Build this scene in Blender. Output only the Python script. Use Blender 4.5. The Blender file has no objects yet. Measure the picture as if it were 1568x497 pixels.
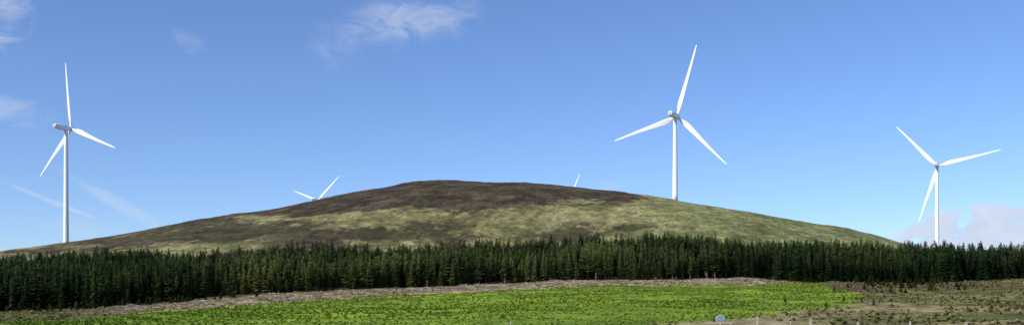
import bpy, math, random
import numpy as np
from mathutils import Vector, Matrix
random.seed(7); rng=np.random.default_rng(11)
S=bpy.context.scene
F=1500.0; CX=784.0; HY=480.0

# ---------------------------------------------------------------- noise
def _h(ix,iy,s):
    n=(ix.astype(np.int64)*374761393+iy.astype(np.int64)*668265263+s*974711)&0xffffffff
    n=((n^(n>>13))*1274126177)&0xffffffff
    n=n^(n>>16)
    return (n&0xffff)/65535.0
def vnoise(x,y,s=0):
    ix=np.floor(x);iy=np.floor(y);fx=x-ix;fy=y-iy
    fx=fx*fx*(3-2*fx);fy=fy*fy*(3-2*fy)
    a=_h(ix,iy,s);b=_h(ix+1,iy,s);c=_h(ix,iy+1,s);d=_h(ix+1,iy+1,s)
    return (a+(b-a)*fx)*(1-fy)+(c+(d-c)*fx)*fy
def fbm(x,y,scale,oc=4,s=0,g=0.5):
    t=0;a=1;n=0;x=np.asarray(x,float)/scale;y=np.asarray(y,float)/scale
    x,y=x*.83+y*.56,y*.83-x*.56
    for i in range(oc):
        t=t+a*(vnoise(x+i*17.3,y-i*9.1,s+i)*2-1);n+=a;a*=g;x=x*2.03;y=y*2.03
    return t/n
def ss(a,b,x):
    t=np.clip((x-a)/(b-a),0,1);return t*t*(3-2*t)
def tab(pts):
    xs=[p[0] for p in pts];ys=[p[1] for p in pts]
    return lambda p:np.interp(p,xs,ys)

sky=tab([(-600,392),(-300,388),(0,382),(50,377),(100,371),(150,364),(200,357),(250,348),(300,338),(350,330),(400,324),(450,314),(500,303),(550,293),(600,283),(640,277),(670,275),(700,275),(750,276),(800,278),(850,284),(900,289),(950,295),(1000,303),(1035,309),(1100,318),(1150,326),(1200,335),(1250,343),(1300,349),(1340,360),(1390,376),(1450,386),(1568,392),(2200,400)])
top=tab([(-600,402),(0,399),(60,393),(100,389),(200,381),(300,381),(400,379),(500,377),(600,381),(700,377),(740,371),(800,366),(900,364),(1000,359),(1100,362),(1200,366),(1300,368),(1400,376),(1500,378),(1568,378),(2200,380)])
base=tab([(-600,485),(0,479),(100,476),(200,470),(250,466),(300,460),(350,454),(400,451),(500,447),(600,442),(700,438),(800,433),(900,430),(1000,428),(1100,426),(1160,426),(1180,431),(1300,432),(1400,433),(1568,427),(2200,424)])
Yf=tab([(-600,300),(0,330),(200,350),(400,400),(600,440),(800,470),(1000,490),(1160,495),(1200,470),(1400,470),(1568,480),(2200,500)])
Yb=tab([(-600,580),(0,590),(400,620),(800,650),(1568,650),(2200,650)])
Yr=tab([(-600,820),(0,830),(200,850),(450,910),(700,960),(900,930),(1035,850),(1300,840),(1568,860),(2200,860)])

# ---------------------------------------------------------------- height table
PP=np.arange(-620,2200,6.0); YS=np.arange(0,2600,2.5)
T=np.zeros((len(PP),len(YS)))
k=np.exp(-0.5*(np.arange(-20,21)*2.5/14.0)**2);k/=k.sum()
for i,p in enumerate(PP):
    yf,yb,yr=float(Yf(p)),float(Yb(p)),float(Yr(p))
    zf=(HY-base(p))/F*yf; zb=(HY-top(p))/F*yb-12.5; r=(HY-sky(p))/F; zr=r*yr
    z150=-1.75
    xs=[0,50,95,150,yf,yb]; zs=[-1.7,-2.6,-2.5,z150,zf,zb]
    for t in (0.2,0.4,0.6,0.8,1.0):
        xs.append(yb+(yr-yb)*t); zs.append(zb+(zr-zb)*(t*0.45+0.55*math.sin(t*math.pi/2)))
    xs+= [yr+60,yr+300,1300,1700,2600]
    zs+= [zr*0.97,zr*0.85,r*0.62*1300,r*0.6*1700,r*0.4*2600]
    z=np.interp(YS,xs,zs)
    zp=np.pad(z,20,mode='edge'); z=np.convolve(zp,k,mode='valid')
    w=ss(yb,yb+110,YS); m=(YS>yb)
    for _ in range(3):
        rr=(z[m]/YS[m]).max(); z=z*(1+w*(r/rr-1))
    T[i]=z
def Hraw(p,y):
    a=np.clip((p-PP[0])/6.0,0,len(PP)-1.001);b=np.clip(y/2.5,0,len(YS)-1.001)
    i=a.astype(int);j=b.astype(int);fa=a-i;fb=b-j
    return (T[i,j]*(1-fb)+T[i,j+1]*fb)*(1-fa)+(T[i+1,j]*(1-fb)+T[i+1,j+1]*fb)*fa
def H(x,y,rho=None):
    x=np.asarray(x,float);y=np.asarray(y,float)
    if rho is None: rho=np.maximum(y,1e-3)
    p=CX+F*x/np.maximum(y,1e-3); p=np.where(y<=0.001,np.where(x<0,-620,2190),p)
    z=Hraw(p,rho)
    far=np.clip((rho-2600)/5000,0,1); z=z*(1-far*0.75)
    n=fbm(x,y,80,5,3,.55)*3.4*ss(560,760,rho)+fbm(x,y,14,3,5)*0.6*ss(30,160,rho)
    n=n+fbm(x,y,40,3,9)*1.1*ss(150,260,rho)*(1-ss(520,650,rho))*0.9
    side=ss(0.9,2.5,np.abs(x)/np.maximum(y,1e-3)); side=np.where(y<=0,1,side)
    return (z+n)*(1-side)+side*(-1.8+fbm(x,y,300,3,6)*6*ss(50,400,rho))
def Hs(x,y): return float(H(np.array([x]),np.array([y]))[0])

# ---------------------------------------------------------------- helpers
def link(o): S.collection.objects.link(o); return o
def npmesh(name,V,Fc):
    me=bpy.data.meshes.new(name); V=np.asarray(V,np.float32); Fc=np.asarray(Fc,np.int32)
    n=Fc.shape[1]
    me.vertices.add(len(V)); me.vertices.foreach_set('co',V.ravel())
    me.loops.add(Fc.size); me.loops.foreach_set('vertex_index',Fc.ravel())
    me.polygons.add(len(Fc)); me.polygons.foreach_set('loop_start',np.arange(0,Fc.size,n,dtype=np.int32))
    me.polygons.foreach_set('loop_total',np.full(len(Fc),n,np.int32))
    me.update(calc_edges=True); return me
def mat(name):
    m=bpy.data.materials.new(name); m.use_nodes=True; nt=m.node_tree
    return m,nt,nt.nodes['Principled BSDF']
def simple(name,col,rough=0.5,var=0.12,scale=1.5):
    m,nt,b=mat(name)
    tc=nt.nodes.new('ShaderNodeTexCoord');n=nt.nodes.new('ShaderNodeTexNoise');n.inputs['Scale'].default_value=scale;n.inputs['Detail'].default_value=5
    nt.links.new(tc.outputs['Object'],n.inputs['Vector'])
    r=nt.nodes.new('ShaderNodeValToRGB')
    r.color_ramp.elements[0].position=.3;r.color_ramp.elements[1].position=.7
    r.color_ramp.elements[0].color=[c*(1-var) for c in col]+[1];r.color_ramp.elements[1].color=[min(1,c*(1+var)) for c in col]+[1]
    nt.links.new(n.outputs['Fac'],r.inputs['Fac']);nt.links.new(r.outputs['Color'],b.inputs['Base Color'])
    b.inputs['Roughness'].default_value=rough
    return m

# ---------------------------------------------------------------- terrain sheet
ps=np.concatenate([np.arange(-900,-60,12),np.arange(-60,1630,1.5),np.arange(1630,2480,12)])
us=(ps-CX)/F; th0=np.arctan(us)
extra=np.linspace(th0[-1],2*math.pi+th0[0],60)[1:-1]
dx=np.concatenate([us,np.sin(extra)/math.cos(th0[-1])]); dy=np.concatenate([np.ones_like(us),np.cos(extra)/math.cos(th0[-1])])
rows=np.concatenate([[0.02,1,3,6,10,15,20,30],np.arange(40,140,4),np.arange(140,505,1.2),np.arange(505,650,4),np.arange(650,1000,1.5),np.arange(1000,2600,20),np.arange(2600,16000,400)])
RX=rows[:,None]*dx[None,:]; RY=rows[:,None]*dy[None,:]; RR=np.repeat(rows[:,None],len(dx),1)
Z=H(RX,RY,RR)
V=np.stack([RX,RY,Z],-1).reshape(-1,3)
nr,nc=RX.shape
ii=np.arange(nr-1)[:,None]*nc; jj=np.arange(nc)[None,:]; jn=(jj+1)%nc
Fc=np.stack([ii+jj,ii+jn,ii+nc+jn,ii+nc+jj],-1).reshape(-1,4)
me=npmesh('hillside_terrain',V,Fc)
me.polygons.foreach_set('use_smooth',np.ones(len(Fc),bool))
X=V[:,0].astype(float);Y=V[:,1].astype(float);R=RR.ravel()

greentop=tab([(-60,496),(0,494),(100,490),(200,482),(300,474),(400,467),(500,459),(600,454),(700,449),(800,443),(900,438),(1000,436),(1100,435),(1200,434),(1270,435),(1300,442),(1330,458),(1345,470)])
greenbot=tab([(980,500),(1040,494),(1110,489),(1180,482),(1240,474),(1300,468),(1345,463)])
def masks(X,Y,Zz):
    Ys=np.maximum(Y,1.0)
    P=CX+F*X/Ys; Q=HY-F*Zz/Ys
    w1=fbm(X,Y,60,4,21);w2=fbm(X,Y,9,4,22)
    Pn=P+w1*26+w2*14; Qn=Q+fbm(X,Y,50,4,23)*5+fbm(X,Y,7,3,24)*2.2
    gr=ss(-2,2,Qn-greentop(Pn))*(1-ss(-6,6,Qn-greenbot(Pn))*(P>950))*(1-ss(1290,1365,Pn+w2*30))
    return P,Q,Pn,Qn,gr
P,Q,Pn,Qn,gr=masks(X,Y,V[:,2].astype(float))
front=1-ss(-12,6,Y-Yf(P))
green=gr*front
def blob(cx,cy,rx,ry,w): return w*np.exp(-(((Pn-cx)/rx)**2+((Qn-cy)/ry)**2)*1.2)
h=0.50-0.18*ss(700,1000,P)
h+=0.75*(1-ss(-14,14,Qn-np.interp(Pn,[200,330,450,560,640,760,860,960,1010],[334,338,328,320,308,304,302,308,296])))*(1-ss(940,1010,Pn))  # summit heather brown, which also stands in for cloud shadow on the hilltop
for b in [(680,312,75,9,.7),(500,355,100,19,.55),(310,352,80,12,.5),(200,368,120,9,.5),(60,383,60,5,.3),(430,352,60,9,.3),(975,349,42,5,.8),(880,315,50,5,.45),(820,300,60,9,.5),(700,348,45,7,.35),(860,358,55,5,.45),(940,303,30,6,.45),(1060,352,30,4,.35),
          (640,328,90,9,-.8),(440,331,120,4,-.75),(560,342,60,7,-.5),(845,328,100,15,-.75),(1150,335,160,30,-1.0),(1000,327,60,14,-.75),(1300,362,90,14,-1.0),(770,350,60,8,-.5),(600,370,90,6,-.5),(700,299,25,2,-.6),(40,377,50,3,-.4),(340,375,90,4,-.4)]:
    h+=blob(*b)
n1=fbm(X,Y,38,6,31,0.68);n2=fbm(X,Y,6,4,32,0.7)
h=h+n1*0.95+n2*0.55
hf=(ss(0.22,0.82,h)**.9)[:,None]
c=lambda *a:np.array(a)[None,:]
t1=ss(-.5,.5,fbm(X,Y,30,5,41,.6))[:,None];t2=ss(-.45,.45,fbm(X,Y,5,4,42,.7))[:,None]
right=ss(840,1150,P)[:,None]
pale=(c(.175,.165,.065)*(1-t1)+c(.265,.240,.112)*t1)*(1-right)+right*(c(.165,.185,.062)*(1-t1)+c(.262,.262,.112)*t1)
pale=pale*(0.62+0.58*t2)
n3=ss(-.4,.4,fbm(X,Y,16,5,43,.65))[:,None]
heath=(c(.040,.031,.020)*(1-n3)+c(.088,.067,.041)*n3)*(0.7+0.5*t2)
col=pale*(1-hf)+heath*hf
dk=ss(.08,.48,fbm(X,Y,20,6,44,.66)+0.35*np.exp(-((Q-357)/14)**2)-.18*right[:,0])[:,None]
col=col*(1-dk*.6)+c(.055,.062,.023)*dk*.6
rv=ss(.1,.35,fbm(X,Y,11,5,45,.6))[:,None]*(1-hf)*.35
col=col*(1-rv)+c(.100,.078,.040)*rv
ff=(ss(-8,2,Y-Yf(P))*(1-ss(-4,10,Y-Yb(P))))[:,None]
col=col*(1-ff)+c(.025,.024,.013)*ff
ft=front[:,None]
g1=ss(-.4,.4,fbm(X,Y,24,5,51,.6))[:,None];g2=ss(-.4,.4,fbm(X,Y,4,4,52,.7))[:,None]
rough=(c(.110,.125,.034)*(1-g1)+c(.255,.210,.095)*g1)*(.5+.7*g2)
soil=np.exp(-(((Pn-1315)/45)**2+((Qn-441)/8)**2))[:,None]+.6*np.exp(-(((Pn-1480)/90)**2+((Qn-437)/6)**2))[:,None]
soil=np.clip(soil*1.2*(.5+g2),0,1)
rough=rough*(1-soil)+c(.095,.055,.034)*soil
brash=(ss(-16,-12,Qn-greentop(Pn))*(1-green)*ss(150,330,P)*(1-ss(1180,1230,P)))[:,None]
rough=rough*(1-brash)+(c(.22,.175,.085)*(1-g2)+c(.42,.345,.21)*g2)*brash
left_shade=(1-ss(120,330,P))[:,None]  # cloud shadow over the left end, painted into the ground colour
rough=rough*(1-left_shade*.5)+c(.06,.065,.025)*left_shade*.5
g3=ss(-.4,.4,fbm(X,Y,40,3,53,.5))[:,None]
g4=ss(-.1,.5,fbm(X,Y,24,4,54,.55)+.30*(1-ss(200,500,P)))[:,None]  # cloud-shadow patches put into the grass colour, heavier on the left
grass=(c(.140,.225,.022)*(1-g3)+c(.215,.295,.032)*g3)*(.88+.22*g2)
grass=grass*(1-g4*.45)+c(.075,.135,.018)*g4*.45
fr=rough*(1-green[:,None])+grass*green[:,None]
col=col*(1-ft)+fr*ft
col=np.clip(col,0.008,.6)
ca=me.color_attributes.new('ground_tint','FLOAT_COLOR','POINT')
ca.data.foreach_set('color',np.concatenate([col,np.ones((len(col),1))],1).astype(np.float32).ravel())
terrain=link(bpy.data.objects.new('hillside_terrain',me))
m,nt,b=mat('moorland_ground')
at=nt.nodes.new('ShaderNodeAttribute');at.attribute_name='ground_tint'
geo=nt.nodes.new('ShaderNodeNewGeometry')
def noise(sc,det=4):
    n=nt.nodes.new('ShaderNodeTexNoise');n.inputs['Scale'].default_value=sc;n.inputs['Detail'].default_value=det;n.inputs['Roughness'].default_value=.68
    nt.links.new(geo.outputs['Position'],n.inputs['Vector']);return n
na=noise(.35);nb=noise(.09,2)
mr=nt.nodes.new('ShaderNodeMapRange');mr.inputs['From Min'].default_value=.32;mr.inputs['From Max'].default_value=.68;mr.inputs['To Min'].default_value=.62;mr.inputs['To Max'].default_value=1.38
nt.links.new(na.outputs['Fac'],mr.inputs['Value'])
mr2=nt.nodes.new('ShaderNodeMapRange');mr2.inputs['From Min'].default_value=.3;mr2.inputs['From Max'].default_value=.7;mr2.inputs['To Min'].default_value=.8;mr2.inputs['To Max'].default_value=1.2
nt.links.new(nb.outputs['Fac'],mr2.inputs['Value'])
mu=nt.nodes.new('ShaderNodeMath');mu.operation='MULTIPLY';nt.links.new(mr.outputs[0],mu.inputs[0]);nt.links.new(mr2.outputs[0],mu.inputs[1])
vm=nt.nodes.new('ShaderNodeVectorMath');vm.operation='SCALE';nt.links.new(at.outputs['Color'],vm.inputs[0]);nt.links.new(mu.outputs[0],vm.inputs['Scale'])
nt.links.new(vm.outputs[0],b.inputs['Base Color']);b.inputs['Roughness'].default_value=.95;b.inputs['Specular IOR Level'].default_value=.1
bp=nt.nodes.new('ShaderNodeBump');bp.inputs['Strength'].default_value=.8;bp.inputs['Distance'].default_value=1.0
nt.links.new(na.outputs['Fac'],bp.inputs['Height']);nt.links.new(bp.outputs[0],b.inputs['Normal'])
me.materials.append(m)

# ---------------------------------------------------------------- plant meshes
def tint_mat(name,dark,light,trunk=None):
    m,nt,b=mat(name)
    nt.nodes.remove(b);b=nt.nodes.new('ShaderNodeBsdfDiffuse');nt.links.new(b.outputs[0],nt.nodes['Material Output'].inputs['Surface'])
    at=nt.nodes.new('ShaderNodeAttribute');at.attribute_type='INSTANCER';at.attribute_name='tint'
    va=nt.nodes.new('ShaderNodeAttribute');va.attribute_name='shade'
    mx=nt.nodes.new('ShaderNodeMix');mx.data_type='RGBA'
    nt.links.new(at.outputs['Fac'],mx.inputs[0]);mx.inputs[6].default_value=(*dark,1);mx.inputs[7].default_value=(*light,1)
    sc=nt.nodes.new('ShaderNodeVectorMath');sc.operation='SCALE';nt.links.new(mx.outputs[2],sc.inputs[0]);nt.links.new(va.outputs['Fac'],sc.inputs['Scale'])
    nt.links.new(sc.outputs[0],b.inputs['Color'])
    return m
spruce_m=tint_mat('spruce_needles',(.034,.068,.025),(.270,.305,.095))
bark_m=simple('spruce_bark',(.19,.155,.115),.9,.3,2)
def trimesh(name,tris,shade,mats,midx=None):
    Vv=np.array(tris,float).reshape(-1,3);Fq=np.arange(len(Vv)).reshape(-1,3)
    me=npmesh(name,Vv,Fq)
    a=me.attributes.new('shade','FLOAT','POINT');a.data.foreach_set('value',np.repeat(np.array(shade,np.float32),3))
    for q in mats: me.materials.append(q)
    if midx is not None: me.polygons.foreach_set('material_index',np.array(midx,np.int32))
    return me
def conifer(seed,Ht,crown0,wid,gappy=0.1,pw=.75):
    r=random.Random(seed);tr=[];sh=[];mi=[]
    ns=5;rad=.17
    for s in range(ns):
        a0=2*math.pi*s/ns;a1=2*math.pi*(s+1)/ns
        p0=(rad*math.cos(a0),rad*math.sin(a0),-.6);p1=(rad*math.cos(a1),rad*math.sin(a1),-.6);p2=(0,0,Ht*.97)
        tr.append([p0,p1,p2]);sh.append(1);mi.append(1)
    z=1.0
    while z<crown0*Ht:
        a=r.random()*6.28;L=r.uniform(.5,1.3)
        e=Vector((math.cos(a),math.sin(a),-.15))*L
        tr.append([(0,0,z),(0,0,z+.07),(e.x,e.y,z+e.z)]);sh.append(.8);mi.append(1);z+=.3
    z=crown0*Ht
    lop=r.random()*6.28
    while z<Ht*.985:
        t=(z-crown0*Ht)/(Ht*(1-crown0))
        Lm=wid*(min(1,(t+.12)*5))*(1-t)**pw+.15
        nb=7 if t<.7 else 5
        off=r.random()*6.28
        for kk in range(nb):
            if r.random()<gappy: continue
            a=off+2*math.pi*kk/nb+r.uniform(-.3,.3);L=Lm*r.uniform(.5,1.3)*(1+.2*math.cos(a-lop))
            d=Vector((math.cos(a),math.sin(a),0));sd=Vector((-d.y,d.x,0))
            up=.25+.35*t
            w=.22+L*.28
            z0=z+r.uniform(-.2,.2)
            A=Vector((0,0,z0))+d*.08
            B=Vector((0,0,z0+.05))+d*L*.55+Vector((0,0,L*.12*up-L*.06))
            C=Vector((0,0,z0))+d*L+Vector((0,0,L*(up*.35)-L*.30))
            s0=r.uniform(.5,1.35)*(.75+.45*t)
            dn=Vector((0,0,.2))
            tr.append([A,B+sd*w-dn,C]);sh.append(s0);mi.append(0)
            tr.append([A,C,B-sd*w-dn]);sh.append(s0*.9);mi.append(0)
            tr.append([A+d*L*.25,C,B+Vector((0,0,-.38-.14*L))+sd*r.uniform(-.15,.15)]);sh.append(s0*.65);mi.append(0)
        z+=r.uniform(.36,.5)*(1 if t<.8 else .65)
    tr.append([(.07,0,Ht*.93),(-.07,.03,Ht*.93),(0,0,Ht*1.02)]);sh.append(1);mi.append(0)
    return trimesh('spruce',[list(map(tuple,x)) for x in tr],sh,[spruce_m,bark_m],mi)
def coll(name,meshes):
    c=bpy.data.collections.new(name)
    for i,mm in enumerate(meshes):
        o=bpy.data.objects.new('%s_%02d'%(name,i),mm);c.objects.link(o)
    return c
def scatter(name,pts,rotz,scl,tint,idx,collection):
    me=bpy.data.meshes.new(name);me.vertices.add(len(pts));me.vertices.foreach_set('co',np.asarray(pts,np.float32).ravel())
    def att(n,t,d,key):
        a=me.attributes.new(n,t,'POINT');a.data.foreach_set(key,np.ascontiguousarray(d).ravel())
    rot=np.zeros((len(pts),3),np.float32);rot[:,2]=rotz
    rot[:,0]=rng.normal(0,.03,len(pts));rot[:,1]=rng.normal(0,.03,len(pts))
    att('rot','FLOAT_VECTOR',rot,'vector');att('scl','FLOAT_VECTOR',np.asarray(scl,np.float32),'vector')
    att('tint','FLOAT',np.asarray(tint,np.float32),'value');att('idx','INT',np.asarray(idx,np.int32),'value')
    o=link(bpy.data.objects.new(name,me))
    ng=bpy.data.node_groups.new(name+'_scatter','GeometryNodeTree')
    ng.interface.new_socket('Geometry',in_out='INPUT',socket_type='NodeSocketGeometry')
    ng.interface.new_socket('Geometry',in_out='OUTPUT',socket_type='NodeSocketGeometry')
    N=ng.nodes;gi=N.new('NodeGroupInput');go=N.new('NodeGroupOutput')
    ip=N.new('GeometryNodeInstanceOnPoints');ci=N.new('GeometryNodeCollectionInfo')
    ci.inputs['Collection'].default_value=collection;ci.inputs['Separate Children'].default_value=True;ci.inputs['Reset Children'].default_value=True
    def na(n,t):
        q=N.new('GeometryNodeInputNamedAttribute');q.data_type=t;q.inputs['Name'].default_value=n
        return [s for s in q.outputs if s.enabled and s.name=='Attribute'][0]
    L=ng.links.new
    L(gi.outputs[0],ip.inputs['Points']);L(ci.outputs[0],ip.inputs['Instance']);ip.inputs['Pick Instance'].default_value=True
    L(na('idx','INT'),ip.inputs['Instance Index']);L(na('rot','FLOAT_VECTOR'),ip.inputs['Rotation']);L(na('scl','FLOAT_VECTOR'),ip.inputs['Scale'])
    L(ip.outputs[0],go.inputs[0])
    md=o.modifiers.new('scatter','NODES');md.node_group=ng
    return o
def jgrid(x0,x1,y0,y1,sp):
    n=int((x1-x0)*(y1-y0)/sp**2*1.5)
    gx=rng.uniform(x0,x1,n);gy=rng.uniform(y0,y1,n)
    cs=sp*.62
    key=np.floor(gx/cs).astype(np.int64)*1000003+np.floor(gy/cs).astype(np.int64)
    _,u=np.unique(key,return_index=True)
    return gx[u],gy[u]

# forest
trees=[conifer(1,14,.05,2.4),conifer(2,14,.08,2.1,.12,.62),conifer(3,14,.04,2.7,.12,.9),conifer(4,14,.10,2.0,.1,.65),
       conifer(5,14,.26,2.2,.2),conifer(6,14,.32,2.0,.25),conifer(7,14,.20,2.4,.2)]
ct=coll('spruce_tree_variant',trees)
gx,gy=jgrid(-520,520,285,665,4.5)
p=CX+F*gx/gy
wob=fbm(gx,gy,28,3,71)*14-2
inb=(p>-120)&(p<1690)&(gy>Yf(p)+wob)&(gy<Yb(p))
gx,gy,p=gx[inb],gy[inb],p[inb]
gap=fbm(gx,gy,20,3,72)
d=gy-Yf(p)-wob[inb]
keep=(gap>-.38)|((d>22)&(gap>-.5))
gx,gy,p,d=gx[keep],gy[keep],p[keep],d[keep]
n=len(gx);gz=H(gx,gy)
hs=.85+.48*fbm(gx,gy,34,4,73)+rng.normal(0,.14,n)
hs=np.clip(hs,.38,1.25)
edge=(d<12)&(p>360)&(p<1170)&(fbm(gx,gy,25,2,77)>.0)
idx=np.where(edge,rng.integers(4,7,n),rng.integers(0,4,n))
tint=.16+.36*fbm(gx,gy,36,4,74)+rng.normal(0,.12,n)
tint+=.58*ss(320,400,p)*(1-ss(900,1100,p))*(1-ss(25,160,d))*(.8+1.0*fbm(gx,gy,30,2,78))  # sunlight on the central forest front, painted as lighter needles
tint-=.03*(1-ss(150,330,p))+.06*ss(1050,1250,p)  # cloud shadow at both forest ends, painted as darker needles
tint=np.clip(tint,0,1)
ws=hs**.6*rng.uniform(.85,1.3,n)
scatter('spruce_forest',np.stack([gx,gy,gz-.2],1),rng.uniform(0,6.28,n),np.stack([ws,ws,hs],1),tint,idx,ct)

# young plantation bushes
def tuft(seed,Hh,W,nb,bw,shmin=.5):
    r=random.Random(seed);tr=[];sh=[]
    for i in range(nb):
        a=r.random()*6.28;zz=r.random()**1.3*Hh*.75
        rr=W*(1-zz/Hh)*r.uniform(.5,1.1)
        d=Vector((math.cos(a),math.sin(a),0));s=Vector((-d.y,d.x,0))
        A=Vector((0,0,zz*.8));B=d*rr+Vector((0,0,zz+r.uniform(.1,.35)*Hh))
        Mx=(A+B)/2
        s0=r.uniform(shmin,1.25)
        tr.append([A,Mx+s*bw+Vector((0,0,-.03)),B]);sh.append(s0);tr.append([A,B,Mx-s*bw+Vector((0,0,.03))]);sh.append(s0*.9)
    return tr,sh
bush_m=tint_mat('young_spruce_needles',(.105,.185,.022),(.345,.435,.050))
bm=[]
for s in range(5):
    tr,sh=tuft(20+s,.80,.6,18,.18,.8)
    bm.append(trimesh('young_spruce',[list(map(tuple,x)) for x in tr],sh,[bush_m]))
cb=coll('young_spruce_variant',bm)
gx,gy=jgrid(-240,260,142,500,1.55)
gz=H(gx,gy);P_,Q_,_,_,g_=masks(gx,gy,gz)
kp=(P_>-60)&(P_<1640)&(g_>rng.uniform(.15,.75,len(gx)))&(gy<Yf(P_)-6)&(fbm(gx,gy,7,3,81)>-.34)
gx,gy,gz,P_,Q_=gx[kp],gy[kp],gz[kp],P_[kp],Q_[kp];n=len(gx)
sc=np.clip(.55+.2*fbm(gx,gy,25,3,82)+rng.normal(0,.15,n),.25,1.3)
tint=np.clip(.48+.5*fbm(gx,gy,32,3,83)+rng.normal(0,.13,n)-.2*(1-ss(150,420,P_)),0,1)  # left side tinted darker to suggest cloud shadow on the saplings
scatter('young_spruce_plantation',np.stack([gx,gy,gz-.08],1),rng.uniform(0,6.28,n),np.stack([sc*1.35,sc*1.35,sc*.8],1),tint,rng.integers(0,5,n),cb)

# rush tufts on the rough ground
rush_m=tint_mat('rush_blades',(.095,.110,.028),(.40,.325,.155))
rm=[]
for s in range(4):
    tr,sh=tuft(50+s,.55,.65,18,.10)
    rm.append(trimesh('rush_tuft',[list(map(tuple,x)) for x in tr],sh,[rush_m]))
cr=coll('rush_tuft_variant',rm)
gx,gy=jgrid(-240,280,142,500,2.6)
gz=H(gx,gy);P_,Q_,_,_,g_=masks(gx,gy,gz)
kp=(P_>-60)&(P_<1640)&(g_<.6)&(gy<Yf(P_)+3)&(fbm(gx,gy,10,3,91)>-.1)
gx,gy,gz=gx[kp],gy[kp],gz[kp];n=len(gx)
sc=np.clip(rng.normal(.85,.35,n),.35,1.8)
scatter('rush_tufts',np.stack([gx,gy,gz-.05],1),rng.uniform(0,6.28,n),np.stack([sc*1.2,sc*1.2,sc],1),np.clip(.45+.9*fbm(gx,gy,18,4,92)+rng.normal(0,.2,n),0,1),rng.integers(0,4,n),cr)

# felled brash (bleached branches) along the cut forest edge
stick_m=tint_mat('bleached_wood',(.28,.22,.13),(.64,.56,.43))
sm=[]
for s in range(4):
    r=random.Random(90+s);tr=[];sh=[]
    for i in range(14):
        a=r.random()*3.14;L=r.uniform(.6,2.2);cx,cy,cz=r.uniform(-.9,.9),r.uniform(-.9,.9),r.uniform(.05,.35)
        d=Vector((math.cos(a),math.sin(a),r.uniform(-.15,.2)))*L/2;o=Vector((cx,cy,cz));w=Vector((0,0,r.uniform(.04,.08)))
        tr.append([o-d-w,o+d,o-d+w]);sh.append(r.uniform(.6,1.2))
        w2=Vector((-d.y,d.x,0)).normalized()*.09
        tr.append([o-d-w2,o+d,o-d+w2]);sh.append(r.uniform(.6,1.2))
    sm.append(trimesh('brash',[list(map(tuple,x)) for x in tr],sh,[stick_m]))
cs=coll('brash_variant',sm)
gx,gy=jgrid(-200,200,250,500,3.0)
gz=H(gx,gy);P_,Q_,Pn_,Qn_,g_=masks(gx,gy,gz)
kp=(P_>170)&(P_<1210)&(g_<.4)&(gy<Yf(P_)-2)&(Qn_>greentop(P_)-15)&(fbm(gx,gy,9,3,95)>-.05)
gx,gy,gz=gx[kp],gy[kp],gz[kp];n=len(gx)
sc=np.clip(rng.normal(1,.3,n),.4,1.8)
scatter('felled_brash',np.stack([gx,gy,gz],1),rng.uniform(0,6.28,n),np.stack([sc,sc,sc],1),rng.uniform(0,1,n),rng.integers(0,4,n),cs)

# scattered shrubs / small trees in front of the forest edge and on the rough ground
pts=[]
for (px,dd,s) in [(118,14,.22),(160,12,.28),(212,10,.2),(268,16,.2),(274,15,.26),(60,10,.2),(30,12,.25),(1210,10,.3),(340,18,.14)]:
    y=float(Yf(px))-dd;x=(px-CX)/F*y;pts.append((x,y,s))
r=random.Random(5)
for i in range(90):
    px=r.gauss(1380,42);y=r.uniform(320,455);pts.append(((px-CX)/F*y,y,r.uniform(.08,.22)))
for i in range(60):
    px=r.uniform(1180,1600);y=r.uniform(200,465);pts.append(((px-CX)/F*y,y,r.uniform(.05,.11)))
for i in range(60):
    px=r.uniform(1220,1600);y=float(Yf(px))-r.uniform(2,16);pts.append(((px-CX)/F*y,y,r.uniform(.1,.3)))
for i in range(60):
    px=r.uniform(-20,400);y=float(Yf(px))-r.uniform(1,22);pts.append(((px-CX)/F*y,y,r.uniform(.08,.22)))
pts=np.array(pts);pz=H(pts[:,0],pts[:,1])-.1
scatter('self_seeded_shrubs',np.stack([pts[:,0],pts[:,1],pz],1),rng.uniform(0,6.28,len(pts)),np.stack([pts[:,2]*1.9,pts[:,2]*1.9,pts[:,2]],1),rng.uniform(.1,.45,len(pts)),rng.integers(0,4,len(pts)),ct)

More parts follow.
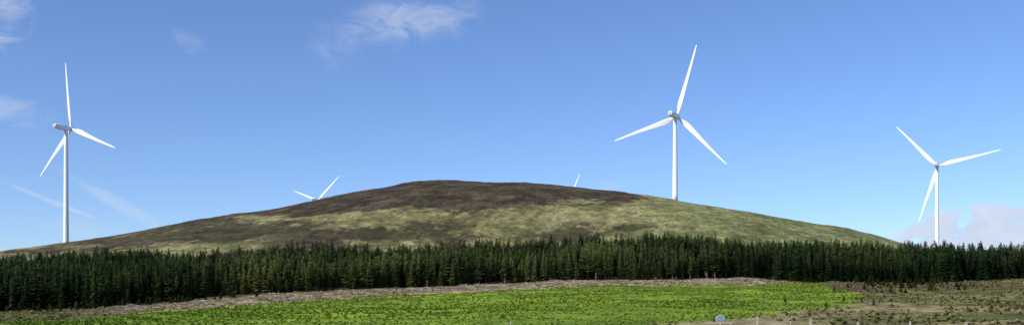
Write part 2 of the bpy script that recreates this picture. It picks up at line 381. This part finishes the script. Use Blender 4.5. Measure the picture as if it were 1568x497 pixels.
# ---------------------------------------------------------------- wind turbines
white=simple('white_turbine_paint',(.82,.83,.84),.35,.02,.3)
grey=simple('grey_rear_panel',(.33,.35,.37),.5,.05,1)
def loft(name,rings,material,cap=True,smooth=True):
    n=len(rings[0]);V=[v for r in rings for v in r];Fs=[]
    for i in range(len(rings)-1):
        for j in range(n):
            Fs.append((i*n+j,i*n+(j+1)%n,(i+1)*n+(j+1)%n,(i+1)*n+j))
    if cap: Fs.append(tuple(range(n))[::-1]);Fs.append(tuple((len(rings)-1)*n+j for j in range(n)))
    me=bpy.data.meshes.new(name);me.from_pydata([tuple(v) for v in V],[],Fs)
    me.materials.append(material)
    if smooth: me.polygons.foreach_set('use_smooth',[True]*(len(Fs)-(2 if cap else 0))+([False]*2 if cap else []))
    me.update();return bpy.data.objects.new(name,me)
def turbine(px,hy,dist,phi,blade=63.0,yaw=30):
    ps=math.radians(yaw);a=Vector((math.sin(ps),math.cos(ps),0));r=Vector((math.cos(ps),-math.sin(ps),0));up=Vector((0,0,1))
    hub=Vector(((px-CX)/F*dist,dist,(HY-hy)/F*dist))
    tw=hub-a*5.2;g=Hs(tw.x,tw.y)
    root=link(bpy.data.objects.new('wind_turbine',None));root.empty_display_size=5;root.location=(tw.x,tw.y,g)
    def add(o): 
        link(o);o.parent=root;return o
    ht=hub.z-2.1-g
    rings=[]
    for i in range(13):
        t=i/12;rad=2.45*(1-t)+1.6*t;z=-1.5+(ht+1.5)*t
        rings.append([Vector((math.cos(q*2*math.pi/32)*rad,math.sin(q*2*math.pi/32)*rad,z)) for q in range(32)])
    add(loft('tower',rings,white))
    rings=[];hz=ht+2.1
    for s,w,h,zc in [(-12.2,1.55,1.35,.25),(-11.9,1.8,1.7,.15),(-8,2.05,2.05,.05),(-2,2.1,2.15,0),(2.2,2.0,2.1,0),(3.4,1.6,1.75,0)]:
        ring=[]
        for q in range(24):
            th=2*math.pi*q/24;cx=math.copysign(abs(math.cos(th))**.35,math.cos(th))*w;cz=math.copysign(abs(math.sin(th))**.35,math.sin(th))*h
            ring.append(a*s+r*cx+up*(hz+zc+cz))
        rings.append(ring)
    add(loft('nacelle',rings,white))
    o=Vector((0,0,hz+.05))-a*12.24
    ring=[[o+r*x+up*z-a*k for x,z in ((-1.1,-.9),(1.1,-.9),(1.1,.9),(-1.1,.9))] for k in (0,.08)]
    add(loft('rear_panel',ring,grey,smooth=False))  # flat grey plate on the rear face of the nacelle
    o=Vector((0,0,hz+2.1))-a*10.5
    ring=[[o+r*x+a*y+up*z for x,y in ((-.08,-.08),(.08,-.08),(.08,.08),(-.08,.08))] for z in (0,1.6)]
    add(loft('wind_vane_mast',ring,white,smooth=False))
    rings=[]
    for s,rad in [(3.3,1.5),(3.8,1.95),(5.2,2.05),(6.4,1.75),(7.3,1.1),(7.8,.35)]:
        rings.append([a*s+up*hz+(r*math.cos(q*math.pi/12)+up*math.sin(q*math.pi/12))*rad for q in range(24)])
    add(loft('spinner',rings,white))
    for bnum in range(3):
        f=math.radians(phi+120*bnum)
        d=r*math.sin(f)+up*math.cos(f);c=d.cross(a).normalized()
        rings=[]
        for t,ch,thk,tw_ in [(.015,2.2,2.2,0),(.05,2.25,2.1,0),(.09,2.9,1.7,14),(.14,4.1,1.25,15),(.19,4.6,1.0,13),(.27,4.2,.8,10),(.38,3.6,.62,7),(.5,2.9,.48,5),(.62,2.35,.36,3),(.74,1.85,.27,2),(.85,1.45,.2,1),(.93,1.1,.14,0),(.98,.7,.09,0),(1.0,.2,.04,0)]:
            tw2=math.radians(tw_);cc=c*math.cos(tw2)+a*math.sin(tw2);nn=a*math.cos(tw2)-c*math.sin(tw2)
            sh=(ch-2.2)*.28 if ch>2.2 else 0
            ctr=a*5.1+up*hz+d*(blade*t)+cc*sh+a*(1.8*t*t)
            ring=[]
            for q in range(20):
                th=2*math.pi*q/20;k=math.cos(th)
                tp=1 if t<.08 else (0.55+.45*(-k))
                ring.append(ctr+cc*(k*ch/2)+nn*(math.sin(th)*thk/2*tp))
            rings.append(ring)
        add(loft('blade_%d'%(bnum+1),rings,white))
    return root
turbine(109,197.5,893,-9.6)
turbine(1037,178.7,853,15.6)
turbine(1435.7,254.3,1080,78,64.5)
turbine(487,306.5,1750,49.5)
turbine(868.5,314,1850,24)

# ---------------------------------------------------------------- road sign and fence posts
wood=simple('weathered_wood',(.32,.28,.23),.9,.25,8)
galv=simple('galvanised_post',(.45,.46,.47),.45,.08,5)
blue=simple('sign_face',(.17,.27,.38),.45,.06,3)
def wpos(px,y): x=(px-CX)/F*y;return x,y,Hs(x,y)
x,y,g=wpos(1103,94)
root=link(bpy.data.objects.new('road_sign',None));root.location=(x,y,g)
zc=(HY-487)/F*94-g
def box(name,cx,cy,z0,z1,sx,sy,material):
    e=.12*min(sx,sy)
    ring=lambda z,s:[Vector((cx+sx*s*i/2,cy+sy*s*j/2,z)) for i,j in ((-1,-1),(1,-1),(1,1),(-1,1))]
    return loft(name,[ring(z0,1),ring(z1-e,1),ring(z1,.8)],material,smooth=False)
for o in (box('post',0,.06,-.4,zc+.25,.08,.08,galv),):
    link(o);o.parent=root
pts=[(-.42,0),(-.30,.22),(0,.34),(.30,.22),(.42,0),(.30,-.24),(0,-.30),(-.30,-.24)]
o=loft('sign_panel',[[Vector((u,k,zc+v)) for u,v in pts] for k in (0.0,-.03)],blue,smooth=False);link(o);o.parent=root
o=loft('sign_border',[[Vector((u*1.12,k,zc+v*1.12)) for u,v in pts] for k in (.012,.004)],simple('sign_border_white',(.6,.62,.65),.4,.03),smooth=False);link(o);o.parent=root
for px,dy_,ty,wd in [(1160,62,484,.12),(1210,66,491,.09),(1241,60,487,.15),(1120,64,493,.1),(1315,58,492,.11),(1395,56,491,.1),(1480,54,492,.11),(783,75,491,.1),(775,77,493,.09)]:
    x,y,g=wpos(px,dy_);zt=(HY-ty)/F*dy_
    o=box('fence_post',0,0,-.4,zt-g,wd,wd,wood);o.location=(x,y,g);o.rotation_euler=(0,random.uniform(-.03,.03),random.uniform(-.3,.3));link(o)

# ---------------------------------------------------------------- sky, sun
EL=math.radians(38);AZ=math.radians(230)
w=bpy.data.worlds.new('World');S.world=w;w.use_nodes=True;nt=w.node_tree;N=nt.nodes;L=nt.links.new
bg=N['Background']
st=N.new('ShaderNodeTexSky');st.sky_type='NISHITA';st.sun_disc=False;st.sun_elevation=EL;st.sun_rotation=AZ
st.altitude=600;st.air_density=1.0;st.dust_density=.2;st.ozone_density=2.8
tc=N.new('ShaderNodeTexCoord');sep=N.new('ShaderNodeSeparateXYZ');L(tc.outputs['Generated'],sep.inputs[0])
def M(op,a,b=None,c=None,clamp=False):
    n=N.new('ShaderNodeMath');n.operation=op;n.use_clamp=clamp
    for i,v in enumerate((a,b,c)):
        if v is None: continue
        if isinstance(v,(int,float)): n.inputs[i].default_value=v
        else: L(v,n.inputs[i])
    return n.outputs[0]
yy=M('MAXIMUM',sep.outputs['Y'],.05)
U=M('DIVIDE',sep.outputs['X'],yy);Vv=M('DIVIDE',sep.outputs['Z'],yy)
cmb=N.new('ShaderNodeCombineXYZ');L(U,cmb.inputs[0]);L(Vv,cmb.inputs[1])
def cn(sx,sy,rot=0,det=4,off=0,dist=.4,rough=.6):
    mp=N.new('ShaderNodeMapping');mp.inputs['Scale'].default_value=(sx,sy,1);mp.inputs['Rotation'].default_value=(0,0,rot);mp.inputs['Location'].default_value=(off,off*.7,0)
    L(cmb.outputs[0],mp.inputs[0]);n=N.new('ShaderNodeTexNoise');n.noise_dimensions='2D';n.inputs['Scale'].default_value=1;n.inputs['Detail'].default_value=det;n.inputs['Roughness'].default_value=rough;n.inputs['Distortion'].default_value=dist
    L(mp.outputs[0],n.inputs['Vector']);return n.outputs['Fac']
nA=cn(20,40,.35,dist=.7,det=6,rough=.65);nB=cn(26,52,.2,off=3.1,dist=.7,rough=.65);nC=cn(5,50,-.45,off=5,det=3)
def cloud(px,py,rx,ry,rot,amt,nz,lo=.35,hi=.95,k=1.6):
    cu=(px-CX)/F;cv=(HY-py)/F;ca,sa=math.cos(rot),math.sin(rot)
    du=M('SUBTRACT',U,cu);dv=M('SUBTRACT',Vv,cv)
    a=M('ADD',M('MULTIPLY',du,ca*F/rx),M('MULTIPLY',dv,sa*F/rx))
    b=M('ADD',M('MULTIPLY',du,-sa*F/ry),M('MULTIPLY',dv,ca*F/ry))
    r2=M('ADD',M('MULTIPLY',a,a),M('MULTIPLY',b,b))
    g=M('SUBTRACT',1,r2,clamp=True)
    v=M('ADD',M('MULTIPLY',M('SUBTRACT',nz,.5),2.0),M('ADD',M('MULTIPLY',M('SUBTRACT',g,.6),.5),.5))
    mrn=N.new('ShaderNodeMapRange');mrn.interpolation_type='SMOOTHSTEP'
    L(v,mrn.inputs['Value']);mrn.inputs['From Min'].default_value=lo;mrn.inputs['From Max'].default_value=hi
    return M('MULTIPLY',M('MULTIPLY',mrn.outputs[0],M('MULTIPLY',g,k,clamp=True)),amt)
cl=[cloud(632,30,130,52,.1,.42,nA,.15,1.0,1.2),cloud(-12,30,80,75,.3,.5,nB,.15,1.0,1.2),cloud(20,170,75,28,-.2,.32,nB,.1,1.0,1.2),cloud(515,70,64,46,-.6,.15,nA,.2,1,1.2),
    cloud(288,64,44,22,-.4,.16,nA,.2,1,1.2),
    cloud(175,308,120,12,-.50,.32,nC,.05,.7,1.2),cloud(80,308,95,5,-.38,.38,nC,.0,.6,1.2),cloud(120,350,70,20,-.1,.22,nA,.1,1,1.2),
    cloud(925,282,40,10,0,.14,nA)]
tot=cl[0]
for q in cl[1:]: tot=M('ADD',tot,q,clamp=True)
nD=cn(20,34,0,off=8,det=6,dist=.2,rough=.62)
big=cloud(1512,364,170,58,.08,1.0,nD,.18,.40,2.6)
tot=M('MAXIMUM',tot,M('MULTIPLY',big,.88))
frontm=M('MULTIPLY',M('SUBTRACT',sep.outputs['Y'],.1),8,clamp=True);tot=M('MULTIPLY',tot,frontm)
tn=N.new('ShaderNodeMix');tn.data_type='RGBA';tn.blend_type='MULTIPLY';tn.inputs[0].default_value=1
L(st.outputs[0],tn.inputs[6]);tn.inputs[7].default_value=(.98,1.13,1.47,1)
mx=N.new('ShaderNodeMix');mx.data_type='RGBA';L(tot,mx.inputs[0]);L(tn.outputs[2],mx.inputs[6])
ccol=N.new('ShaderNodeMix');ccol.data_type='RGBA';L(nD,ccol.inputs[0]);ccol.inputs[6].default_value=(4.7,5.5,7.2,1);ccol.inputs[7].default_value=(7.8,8.1,9.0,1)
L(ccol.outputs[2],mx.inputs[7]);L(mx.outputs[2],bg.inputs['Color']);bg.inputs['Strength'].default_value=.103
sd=bpy.data.lights.new('sun','SUN');sd.energy=4.9;sd.angle=math.radians(.5);sd.color=(1,.94,.84)
so=link(bpy.data.objects.new('sun',sd))
dv=Vector((math.sin(AZ)*math.cos(EL),math.cos(AZ)*math.cos(EL),math.sin(EL)))
so.rotation_euler=dv.to_track_quat('Z','Y').to_euler();so.location=(0,0,300)
# ---------------------------------------------------------------- camera
cd=bpy.data.cameras.new('camera');cd.sensor_width=36;cd.lens=36*F/1568;cd.shift_y=(HY-248.5)/1568;cd.clip_start=.5;cd.clip_end=30000
co=link(bpy.data.objects.new('camera',cd));co.rotation_euler=(math.radians(90),0,0);S.camera=co
S.view_settings.view_transform='Standard';S.view_settings.look='None';S.view_settings.exposure=0
